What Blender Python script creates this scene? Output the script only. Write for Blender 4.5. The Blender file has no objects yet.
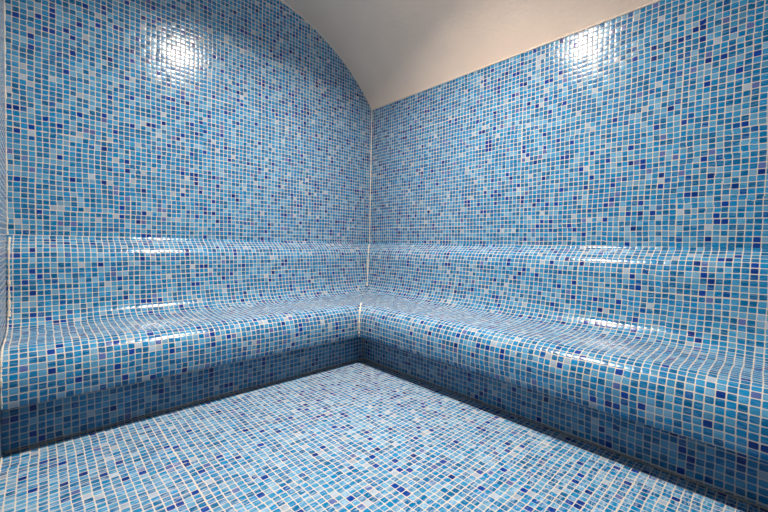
import bpy, bmesh, math, random
from mathutils import Vector, Matrix
random.seed(7)
scene = bpy.context.scene
col = scene.collection
P = 0.0265            # mosaic pitch in metres
FZ = -32.5            # floor height below the ledge line, in tiles
W = 88.9              # room width in tiles
L = 110.0             # room length in tiles
HS = 46.1             # springing of the vault above the ledge line
def T(x, y, z):       # tiles -> metres, floor at z = 0
    return Vector((x * P, y * P, (z - FZ) * P))

# ------------------------------------------------------------ camera
yaw, pitch, roll = 0.7585, -0.0316, 0.0190
fw = Vector((math.sin(yaw) * math.cos(pitch), math.cos(yaw) * math.cos(pitch), math.sin(pitch)))
r0 = Vector((math.cos(yaw), -math.sin(yaw), 0)); u0 = r0.cross(fw)
rr = math.cos(roll) * r0 + math.sin(roll) * u0
uu = -math.sin(roll) * r0 + math.cos(roll) * u0
cam_d = bpy.data.cameras.new('camera'); cam = bpy.data.objects.new('camera', cam_d); col.objects.link(cam)
m = Matrix((rr, uu, -fw)).transposed().to_4x4(); m.translation = T(-84.88, -97.08, -0.46)
cam.matrix_world = m
cam_d.sensor_width = 36; cam_d.lens = 366.13 / 768 * 36; cam_d.clip_start = 0.01
scene.camera = cam
# ------------------------------------------------------------ world, lamp, exposure
w = bpy.data.worlds.new('world'); scene.world = w; w.use_nodes = True
w.node_tree.nodes['Background'].inputs[0].default_value = (0.02, 0.02, 0.02, 1)
w.node_tree.nodes['Background'].inputs[1].default_value = 1.0
LAMP = (-47.3, -52.2, 68.0)
WARM = (1.0, 0.92, 0.82)
ad = bpy.data.lights.new('ceiling_lamp_downlight', 'AREA'); ad.shape = 'DISK'; ad.size = 0.12
ad.energy = 94; ad.color = WARM; ad.spread = math.radians(150)
ao = bpy.data.objects.new('ceiling_lamp_downlight', ad); col.objects.link(ao); ao.location = T(*LAMP) - Vector((0, 0, 0.012))
pd = bpy.data.lights.new('ceiling_lamp_glow', 'POINT'); pd.energy = 16; pd.color = WARM; pd.shadow_soft_size = 0.04
po = bpy.data.objects.new('ceiling_lamp_glow', pd); col.objects.link(po); po.location = T(*LAMP) - Vector((0, 0, 0.05))
vs = scene.view_settings
vs.view_transform = 'Standard'; vs.look = 'None'; vs.gamma = 1; vs.use_curve_mapping = False
vs.exposure = 0.0

# ------------------------------------------------------------ materials
def srgb(r, g, b):
    f = lambda c: (c / 255 / 12.92) if c / 255 <= 0.04045 else ((c / 255 + 0.055) / 1.055) ** 2.4
    return (f(r), f(g), f(b), 1)

class N:
    def __init__(s, nt): s.nt = nt
    def new(s, t, **k):
        n = s.nt.nodes.new(t)
        for a, b in k.items(): setattr(n, a, b)
        return n
    def put(s, sock, v):
        if hasattr(v, 'links') or isinstance(v, bpy.types.NodeSocket): s.nt.links.new(v, sock)
        else: sock.default_value = v
    def math(s, op, a, b=0.0, c=0.0, clamp=False):
        n = s.new('ShaderNodeMath', operation=op, use_clamp=clamp)
        s.put(n.inputs[0], a); s.put(n.inputs[1], b)
        if op in ('MULTIPLY_ADD', 'SMOOTH_MIN', 'COMPARE'): s.put(n.inputs[2], c)
        return n.outputs[0]
    def vmath(s, op, a, b=(0, 0, 0)):
        n = s.new('ShaderNodeVectorMath', operation=op)
        s.put(n.inputs[0], a)
        if op == 'SCALE': s.put(n.inputs['Scale'], b)
        else: s.put(n.inputs[1], b)
        return n.outputs[0]
    def comb(s, x, y, z=0.0):
        n = s.new('ShaderNodeCombineXYZ'); s.put(n.inputs[0], x); s.put(n.inputs[1], y); s.put(n.inputs[2], z); return n.outputs[0]
    def sep(s, v):
        n = s.new('ShaderNodeSeparateXYZ'); s.put(n.inputs[0], v); return n.outputs
    def noise(s, v, scale, detail=2.0, rough=0.5):
        n = s.new('ShaderNodeTexNoise'); s.put(n.inputs['Vector'], v)
        n.inputs['Scale'].default_value = scale; n.inputs['Detail'].default_value = detail; n.inputs['Roughness'].default_value = rough
        return n.outputs
    def white(s, v):
        n = s.new('ShaderNodeTexWhiteNoise', noise_dimensions='3D'); s.put(n.inputs['Vector'], v); return n.outputs
    def mix(s, f, a, b, blend='MIX'):
        n = s.new('ShaderNodeMix', data_type='RGBA', blend_type=blend)
        s.put(n.inputs[0], f); s.put(n.inputs[6], a); s.put(n.inputs[7], b); return n.outputs[2]
    def mapr(s, v, a, b, c, d):
        n = s.new('ShaderNodeMapRange'); n.clamp = True
        s.put(n.inputs[0], v)
        for i, x in enumerate((a, b, c, d)): s.put(n.inputs[i + 1], x)
        return n.outputs[0]

PALE = srgb(106, 147, 176)
def mosaic(name, seed, sheet=15.0, cloudy=0.42, pale=PALE):
    mt = bpy.data.materials.new(name); mt.use_nodes = True
    nt = mt.node_tree; n = N(nt); bs = nt.nodes['Principled BSDF']
    uvn = n.new('ShaderNodeUVMap'); uvn.uv_map = 'UVMap'
    uv = n.vmath('ADD', uvn.outputs[0], (100.0 + 0.0, 100.0, 0.0))
    # hand-laid wobble of the joints, and the mosaic sheets a little out of line with each other
    wob = n.noise(n.vmath('ADD', uv, (seed * 3.1, seed, seed)), 0.11, 1.0)[1]
    wv = n.vmath('SCALE', n.vmath('SUBTRACT', wob, (0.5, 0.5, 0.5)), 0.45)
    wob2 = n.noise(n.vmath('ADD', uv, (seed, seed * 7.3, seed)), 0.7, 0.0)[1]
    wv2 = n.vmath('SCALE', n.vmath('SUBTRACT', wob2, (0.5, 0.5, 0.5)), 0.05)
    u0 = n.vmath('ADD', n.vmath('ADD', uv, wv), wv2)
    sh = n.vmath('FLOOR', n.vmath('SCALE', u0, 1.0 / sheet))
    sr = n.vmath('SCALE', n.vmath('SUBTRACT', n.white(n.vmath('ADD', sh, (seed, seed + 3, 1)))[1], (0.5, 0.5, 0.5)), 0.14)
    u1 = n.vmath('ADD', u0, sr)
    X, Y, _ = n.sep(u1)
    cx, cy = n.math('FLOOR', X), n.math('FLOOR', Y)
    fx, fy = n.math('SUBTRACT', n.math('FRACT', X), 0.5), n.math('SUBTRACT', n.math('FRACT', Y), 0.5)
    cell = n.comb(cx, cy, seed)
    rnd = n.white(cell); rv, rc = rnd[0], n.sep(rnd[1])
    rnd2 = n.white(n.vmath('ADD', cell, (17.3, 5.1, 2.7))); r2v, r2c = rnd2[0], n.sep(rnd2[1])
    # joint: rounded square tile with a slightly different size each
    ax, ay = n.math('ABSOLUTE', fx), n.math('ABSOLUTE', fy)
    p6 = n.math('POWER', n.math('ADD', n.math('POWER', ax, 7.0), n.math('POWER', ay, 7.0)), 1 / 7.0)
    half = n.mapr(r2c[0], 0, 1, 0.42, 0.452)
    # some sheet borders are wider joints
    SX, SY, _ = n.sep(n.vmath('SCALE', u0, 1.0 / sheet))
    def border(S, other, k):
        f = n.math('ABSOLUTE', n.math('SUBTRACT', n.math('FRACT', n.math('ADD', S, 0.5)), 0.5))
        on = n.math('GREATER_THAN', n.white(n.comb(n.math('ROUND', S), n.math('FLOOR', n.math('MULTIPLY', other, 1.0)), seed + k))[0], 0.86)
        return n.math('MULTIPLY', on, n.math('LESS_THAN', f, 0.1 / sheet))
    bd = n.math('MAXIMUM', border(SX, SY, 11.0), border(SY, SX, 23.0))
    tile = n.math('MULTIPLY', n.mapr(n.math('SUBTRACT', half, p6), -0.012, 0.012, 0, 1), n.math('SUBTRACT', 1.0, bd))
    # glass colour of each tile
    cr = n.new('ShaderNodeValToRGB'); e = cr.color_ramp; e.interpolation = 'CONSTANT'
    cols = [(0.0, srgb(0, 84, 127)), (0.18, srgb(0, 94, 140)), (0.36, srgb(0, 105, 152)), (0.47, srgb(14, 110, 155)),
            (0.58, srgb(42, 119, 158)), (0.71, srgb(72, 130, 162)), (0.84, srgb(98, 139, 165)), (0.895, srgb(140, 151, 163)),
            (0.918, srgb(0, 66, 125)), (0.934, srgb(72, 88, 138)), (0.953, srgb(0, 48, 122)), (0.985, srgb(0, 38, 103))]
    while len(e.elements) < len(cols): e.elements.new(0.5)
    for el, (p, c) in zip(e.elements, cols): el.position = p; el.color = c
    n.put(cr.inputs[0], rv)
    # cloudy streaks running across each piece of glass
    st_in = n.vmath('ADD', n.vmath('MULTIPLY', u1, (0.7, 3.0, 1.0)), n.vmath('SCALE', rnd2[1], 60.0))
    st = n.noise(st_in, 1.0, 2.0, 0.55)[0]
    dark = n.math('GREATER_THAN', rv, 0.945)
    k = n.math('MULTIPLY', n.mapr(st, 0.46, 0.72, 0.0, cloudy), n.math('SUBTRACT', 1.0, n.math('MULTIPLY', dark, 0.85)))
    c1 = n.mix(k, cr.outputs[0], pale)
    k2 = n.math('MULTIPLY', n.mapr(st, 0.22, 0.45, 0.2, 0.0), 1.0)
    c1 = n.mix(k2, c1, srgb(0, 72, 114))
    val = n.mapr(r2c[1], 0, 1, 0.86, 1.1)
    hs = n.new('ShaderNodeHueSaturation'); n.put(hs.inputs['Color'], c1); n.put(hs.inputs['Value'], val)
    gn = n.noise(uv, 0.6, 3.0)[0]
    grout = n.mix(gn, srgb(170, 159, 149), srgb(188, 177, 167))
    n.put(bs.inputs['Base Color'], n.mix(tile, grout, hs.outputs[0]))
    n.put(bs.inputs['Roughness'], n.mapr(tile, 0, 1, 0.75, 0.17))
    n.put(bs.inputs['Specular IOR Level'], n.mapr(tile, 0, 1, 0.2, 0.24))
    # each piece sits a little out of plane and has a softly domed face
    dome = 0.055
    def comp(f, r):
        d = n.math('MULTIPLY', f, dome)
        ed = n.math('MULTIPLY', n.math('POWER', n.math('MULTIPLY', f, 2.15), 7.0), 0.12)
        t = n.math('MULTIPLY', n.math('SUBTRACT', r, 0.5), 0.045)
        return n.math('MULTIPLY', n.math('ADD', n.math('ADD', d, ed), t), tile)
    nx, ny = comp(fx, rc[0]), comp(fy, rc[1])
    nm = n.new('ShaderNodeNormalMap'); nm.uv_map = 'UVMap'
    n.put(nm.inputs['Color'], n.comb(n.math('MULTIPLY_ADD', nx, 0.5, 0.5), n.math('MULTIPLY_ADD', ny, 0.5, 0.5), 1.0))
    n.put(bs.inputs['Normal'], nm.outputs[0])
    return mt

def plaster(name, c1, c2, bump=0.25):
    mt = bpy.data.materials.new(name); mt.use_nodes = True
    nt = mt.node_tree; n = N(nt); bs = nt.nodes['Principled BSDF']
    tc = n.new('ShaderNodeTexCoord').outputs['Object']
    a = n.noise(tc, 1.4, 3.0)[0]; b = n.noise(tc, 60.0, 5.0, 0.6)[0]; c = n.noise(tc, 9.0, 3.0)[0]
    n.put(bs.inputs['Base Color'], n.mix(n.mapr(a, 0.35, 0.65, 0, 1), c1, c2))
    bs.inputs['Roughness'].default_value = 0.8
    bp = n.new('ShaderNodeBump'); bp.inputs['Strength'].default_value = bump; bp.inputs['Distance'].default_value = 0.01
    n.put(bp.inputs['Height'], n.math('ADD', b, n.math('MULTIPLY', c, 1.5))); n.put(bs.inputs['Normal'], bp.outputs[0])
    return mt

M_back = mosaic('mosaic_back_wall', 3.0)
M_right = mosaic('mosaic_right_wall', 8.0)
M_left = mosaic('mosaic_left_wall', 12.0)
M_floor = mosaic('mosaic_floor', 21.0, cloudy=0.78, pale=srgb(158, 175, 190))
M_benchb = mosaic('mosaic_bench_back_run', 31.0)
M_benchr = mosaic('mosaic_bench_right_run', 47.0)
M_plaster = plaster('ceiling_plaster', srgb(222, 197, 177), srgb(232, 208, 188))
M_grout = plaster('white_grout', srgb(188, 174, 158), srgb(206, 194, 180), 0.4)
M_cement = plaster('brown_grout', srgb(130, 116, 100), srgb(160, 144, 126), 0.4)

# ------------------------------------------------------------ mesh helpers
def mesh_obj(name, verts, faces, uvs, mat, parent=None, smooth=False, angle=35):
    me = bpy.data.meshes.new(name); me.from_pydata([tuple(v) for v in verts], [], faces)
    uvl = me.uv_layers.new(name='UVMap')
    if uvs:
        i = 0
        for f in uvs:
            for c in f: uvl.data[i].uv = c; i += 1
    me.materials.append(mat)
    if smooth:
        for p in me.polygons: p.use_smooth = True
        me.set_sharp_from_angle(angle=math.radians(angle))
    me.update()
    o = bpy.data.objects.new(name, me); col.objects.link(o)
    if parent: o.parent = parent
    return o
def structure(o, label=None, cat=None):
    o['kind'] = 'structure'
    if label: o['label'] = label
    if cat: o['category'] = cat
    return o

def prism(name, front, offset, uvf, mat):
    """front: list of tile-space points of a flat outline facing the room; offset: tile vector outward."""
    k = len(front); off = Vector(offset)
    F = [Vector(p) for p in front]; B = [p + off for p in F]
    verts = [T(*p) for p in F + B]
    faces = [list(range(k)), list(range(2 * k - 1, k - 1, -1))]
    uvs = [[uvf(p) for p in F], [uvf(p) for p in reversed(B)]]
    for i in range(k):
        j = (i + 1) % k
        faces.append([i, k + i, k + j, j]); uvs.append([uvf(F[i]), uvf(B[i]), uvf(B[j]), uvf(F[j])])
    o = mesh_obj(name, verts, faces, uvs, mat)
    bm = bmesh.new(); bm.from_mesh(o.data); bmesh.ops.recalc_face_normals(bm, faces=bm.faces); bm.to_mesh(o.data); bm.free()
    return o

# vault curve: circle centred over the middle of the room
CX, CZ = -W / 2, 12.8
RV = math.hypot(W / 2, HS - CZ)
def arch(n=72):
    a0 = math.atan2(HS - CZ, W / 2); a1 = math.pi - a0
    return [(CX + RV * math.cos(a0 + (a1 - a0) * i / n), CZ + RV * math.sin(a0 + (a1 - a0) * i / n)) for i in range(n + 1)]
AR = arch()

# ------------------------------------------------------------ room shell
TH = 6.0
prof = [(0, FZ)] + AR + [(-W, FZ)]
structure(prism('wall_back', [(x, 0, z) for x, z in prof], (0, TH, 0), lambda p: (p[0], p[2]), M_back),
          'tall blue mosaic end wall with an arched top', 'wall')
structure(prism('wall_front', [(x, -L, z) for x, z in reversed(prof)], (0, -TH, 0), lambda p: (p[0] + 300, p[2]), M_left),
          'blue mosaic end wall opposite the arched end wall', 'wall')
structure(prism('wall_right', [(0, 0, FZ), (0, -L, FZ), (0, -L, HS), (0, 0, HS)], (TH, 0, 0), lambda p: (p[1], p[2]), M_right),
          'blue mosaic long wall on the right under the vault edge', 'wall')
structure(prism('wall_left', [(-W, 0, FZ), (-W, 0, HS), (-W, -L, HS), (-W, -L, FZ)], (-TH, 0, 0), lambda p: (p[1] + 200, p[2]), M_left),
          'narrow sliver of blue mosaic wall at the far left edge', 'wall')
structure(prism('floor', [(-W, 0, FZ), (-W, -L, FZ), (0, -L, FZ), (0, 0, FZ)], (0, 0, -4), lambda p: (p[0], p[1] + 0.3), M_floor),
          'pale blue mosaic floor', 'floor')
# vaulted ceiling: a curved slab
vin = [T(x, y, z) for y in (0.0, -L) for x, z in AR]
def outw(x, z):
    d = Vector((x - CX, z - CZ)).normalized(); return x + d.x * 5, z + d.y * 5
vout = [T(outw(x, z)[0], y, outw(x, z)[1]) for y in (0.0, -L) for x, z in AR]
n = len(AR); fs = []
for i in range(n - 1):
    fs.append([i, i + 1, n + i + 1, n + i]); fs.append([2 * n + i, 3 * n + i, 3 * n + i + 1, 2 * n + i + 1])
    fs.append([i, 2 * n + i, 2 * n + i + 1, i + 1]); fs.append([n + i, n + i + 1, 3 * n + i + 1, 3 * n + i])
fs.append([0, n, 3 * n, 2 * n]); fs.append([n - 1, 3 * n - 1, 4 * n - 1, 2 * n - 1])
ceil = mesh_obj('ceiling', vin + vout, fs, None, M_plaster, smooth=True)
structure(ceil, 'beige plastered barrel vault ceiling', 'ceiling')

# ------------------------------------------------------------ seams
def seam(name, pts, rad, mat, parent=None, jitter=0.25, step=0.5, rng=random):
    """irregular bead of grout along a tile-space polyline."""
    P3 = [Vector(p) for p in pts]; S = [P3[0]]
    for a, b in zip(P3, P3[1:]):
        k = max(1, int((b - a).length / step))
        for i in range(1, k + 1): S.append(a.lerp(b, i / k))
    verts, faces = [], []; K = 8
    for i, p in enumerate(S):
        t = (S[min(i + 1, len(S) - 1)] - S[max(i - 1, 0)]).normalized()
        ref = Vector((0, 0, 1)) if abs(t.z) < 0.9 else Vector((1, 0, 0))
        a = t.cross(ref).normalized(); b = t.cross(a)
        r = rad * (1 + jitter * (rng.random() * 2 - 1))
        for q in range(K):
            an = 2 * math.pi * q / K
            verts.append(T(*(p + (a * math.cos(an) + b * math.sin(an)) * r)))
    for i in range(len(S) - 1):
        for q in range(K):
            q2 = (q + 1) % K
            faces.append([i * K + q, i * K + q2, (i + 1) * K + q2, (i + 1) * K + q])
    faces.append(list(range(K - 1, -1, -1))); faces.append([(len(S) - 1) * K + q for q in range(K)])
    return mesh_obj(name, verts, faces, None, mat, parent, smooth=True, angle=80)

structure(seam('trim_1', [(0, 0, 0.2), (0, 0, HS)], 0.27, M_grout), 'white grout seam in the corner between the two tall mosaic walls', 'trim')
structure(seam('trim_2', [(-W, 0, 0), (-W, 0, HS)], 0.14, M_grout, jitter=0.5), 'white grout seam at the far left corner', 'trim')
structure(seam('trim_3', [(0, 0, HS), (0, -L, HS)], 0.22, M_grout, jitter=0.35), 'cream plaster edge along the top of the right mosaic wall', 'trim')
structure(seam('trim_4', [(x, 0, z) for x, z in AR], 0.2, M_grout, jitter=0.35), 'cream curved plaster edge along the arched end wall', 'trim')

# ------------------------------------------------------------ bench
def catmull(pts, n=8):
    out = []
    for i in range(len(pts) - 1):
        p0 = Vector(pts[max(i - 1, 0)]); p1 = Vector(pts[i]); p2 = Vector(pts[i + 1]); p3 = Vector(pts[min(i + 2, len(pts) - 1)])
        for k in range(n):
            t = k / n
            out.append(0.5 * ((2 * p1) + (p2 - p0) * t + (2 * p0 - 5 * p1 + 4 * p2 - p3) * t * t + (3 * p1 - p0 - 3 * p2 + p3) * t ** 3))
    out.append(Vector(pts[-1])); return out
BACK = catmull([(0.03, 0.1), (0.3, -0.42), (1.15, -0.95), (2.35, -1.65), (3.4, -2.7), (4.1, -4.6), (4.3, -6.6), (4.5, -8.6), (4.85, -10.9), (5.25, -12.8), (5.9, -14.4)], 5)
SEAT = catmull([(5.9, -14.4), (6.9, -15.55), (8.5, -16.2), (11, -16.5), (14.4, -16.62), (18.5, -16.62), (20.8, -16.68),
                (22.3, -17.1), (23.3, -17.9), (23.95, -19.1), (24.3, -20.5), (24.35, -22.0), (24.25, -23.6), (24.05, -24.6)], 5)
UNDER = [Vector((24.05, -24.6)), Vector((23.5, -24.9)), Vector((19.3, -25.0))]
DP, DPB = 19.3, 20.3     # kick face of the right run and of the back run
PLINTH = [Vector((DP, -25.0)), Vector((DP, FZ))]
PLINTHB = [Vector((DPB, -25.0)), Vector((DPB, FZ))]

def arclen(pts, v0=0.0):
    s = [v0]
    for a, b in zip(pts, pts[1:]): s.append(s[-1] - (b - a).length)
    return s
def run(name, side, visible, hidden, v0, mat, parent):
    """mitred extrusion of a closed section; visible = exposed profile, hidden = closing points inside the masonry."""
    sec = list(visible) + list(hidden)
    s = arclen(sec, v0); k = len(sec)
    def pt(d, end): # end 0 = mitre, 1 = far end
        k = d if name != 'plinth' or d < 1 else (DP if side == 'back' else DPB)
        if side == 'back': return (-k if end == 0 else -W + E, -d)
        return (-d, -k if end == 0 else -L + E)
    verts, faces, uvs = [], [], []
    for end in (0, 1):
        for p in sec:
            x, y = pt(p.x, end); verts.append(T(x, y, p.y))
    def U(p, end):
        x, y = pt(p.x, end); return x if side == 'back' else y
    for i in range(k):
        j = (i + 1) % k; sj = s[j] if j else s[i] - (sec[0] - sec[i]).length
        faces.append([i, j, k + j, k + i])
        uvs.append([(U(sec[i], 0), s[i]), (U(sec[j], 0), sj), (U(sec[j], 1), sj), (U(sec[i], 1), s[i])])
    faces.append(list(range(k))); uvs.append([(p.x, p.y) for p in sec])
    faces.append(list(range(2 * k - 1, k - 1, -1))); uvs.append([(p.x, p.y) for p in reversed(sec)])
    o = mesh_obj(name, verts, faces, uvs, mat, parent, smooth=True, angle=35)
    bm = bmesh.new(); bm.from_mesh(o.data); bmesh.ops.recalc_face_normals(bm, faces=bm.faces); bm.to_mesh(o.data); bm.free()
    return o

bench = bpy.data.objects.new('mosaic_bench', None); col.objects.link(bench)
bench['label'] = 'built-in L-shaped blue mosaic bench with curved backrest and rounded seat edge'
bench['category'] = 'bench'
E = 0.03
parts = {}
for side, mat in (('back', M_benchb), ('right', M_benchr)):
    b_end = BACK[-1]; s_back = arclen(BACK)[-1]
    parts['backrest', side] = run('backrest', side, BACK, [Vector((E, b_end.y)), Vector((E, -0.02))], 0.0, mat, bench)
    vis = SEAT + UNDER[1:]
    parts['seat', side] = run('seat', side, vis, [Vector((E, -25.0)), Vector((E, b_end.y))], s_back, mat, bench)
    parts['plinth', side] = run('plinth', side, PLINTHB if side == 'back' else PLINTH, [Vector((E, FZ)), Vector((E, -25.0))], -3.0, mat, bench)
mit = lambda pts: [(-p.x, -p.x, p.y) for p in pts]
WE = -W + 0.32
seam('grout_seam', mit([p for p in BACK if p.x > 0.4]), 0.24, M_grout, parts['backrest', 'back'], jitter=0.45)
seam('grout_seam', mit([p for p in SEAT if p.x > 20.5]), 0.26, M_grout, parts['seat', 'back'], jitter=0.45)
seam('grout_seam', [(-DP, -DPB, -25.0), (-DP, -DPB, FZ)], 0.24, M_cement, parts['plinth', 'back'], jitter=0.4)
seam('grout_seam', [(WE, -DPB, FZ + 0.1), (-DP, -DPB, FZ + 0.1)], 0.15, M_cement, parts['plinth', 'back'], jitter=0.3)
seam('grout_seam', [(-DP, -DPB, FZ + 0.1), (-DP, -L + 0.3, FZ + 0.1)], 0.15, M_cement, parts['plinth', 'right'], jitter=0.3)
seam('grout_seam', [(WE, -p.x, p.y) for p in BACK if p.x > 0.4], 0.18, M_grout, parts['backrest', 'back'], jitter=0.6)
seam('grout_seam', [(WE - 0.1, -p.x, p.y) for p in SEAT], 0.11, M_grout, parts['seat', 'back'], jitter=0.6)
structure(seam('trim_5', [(-W, -DPB - 0.3, FZ), (-W, -L, FZ)], 0.16, M_grout, jitter=0.4),
          'white grout seam between the left wall and the floor', 'trim')
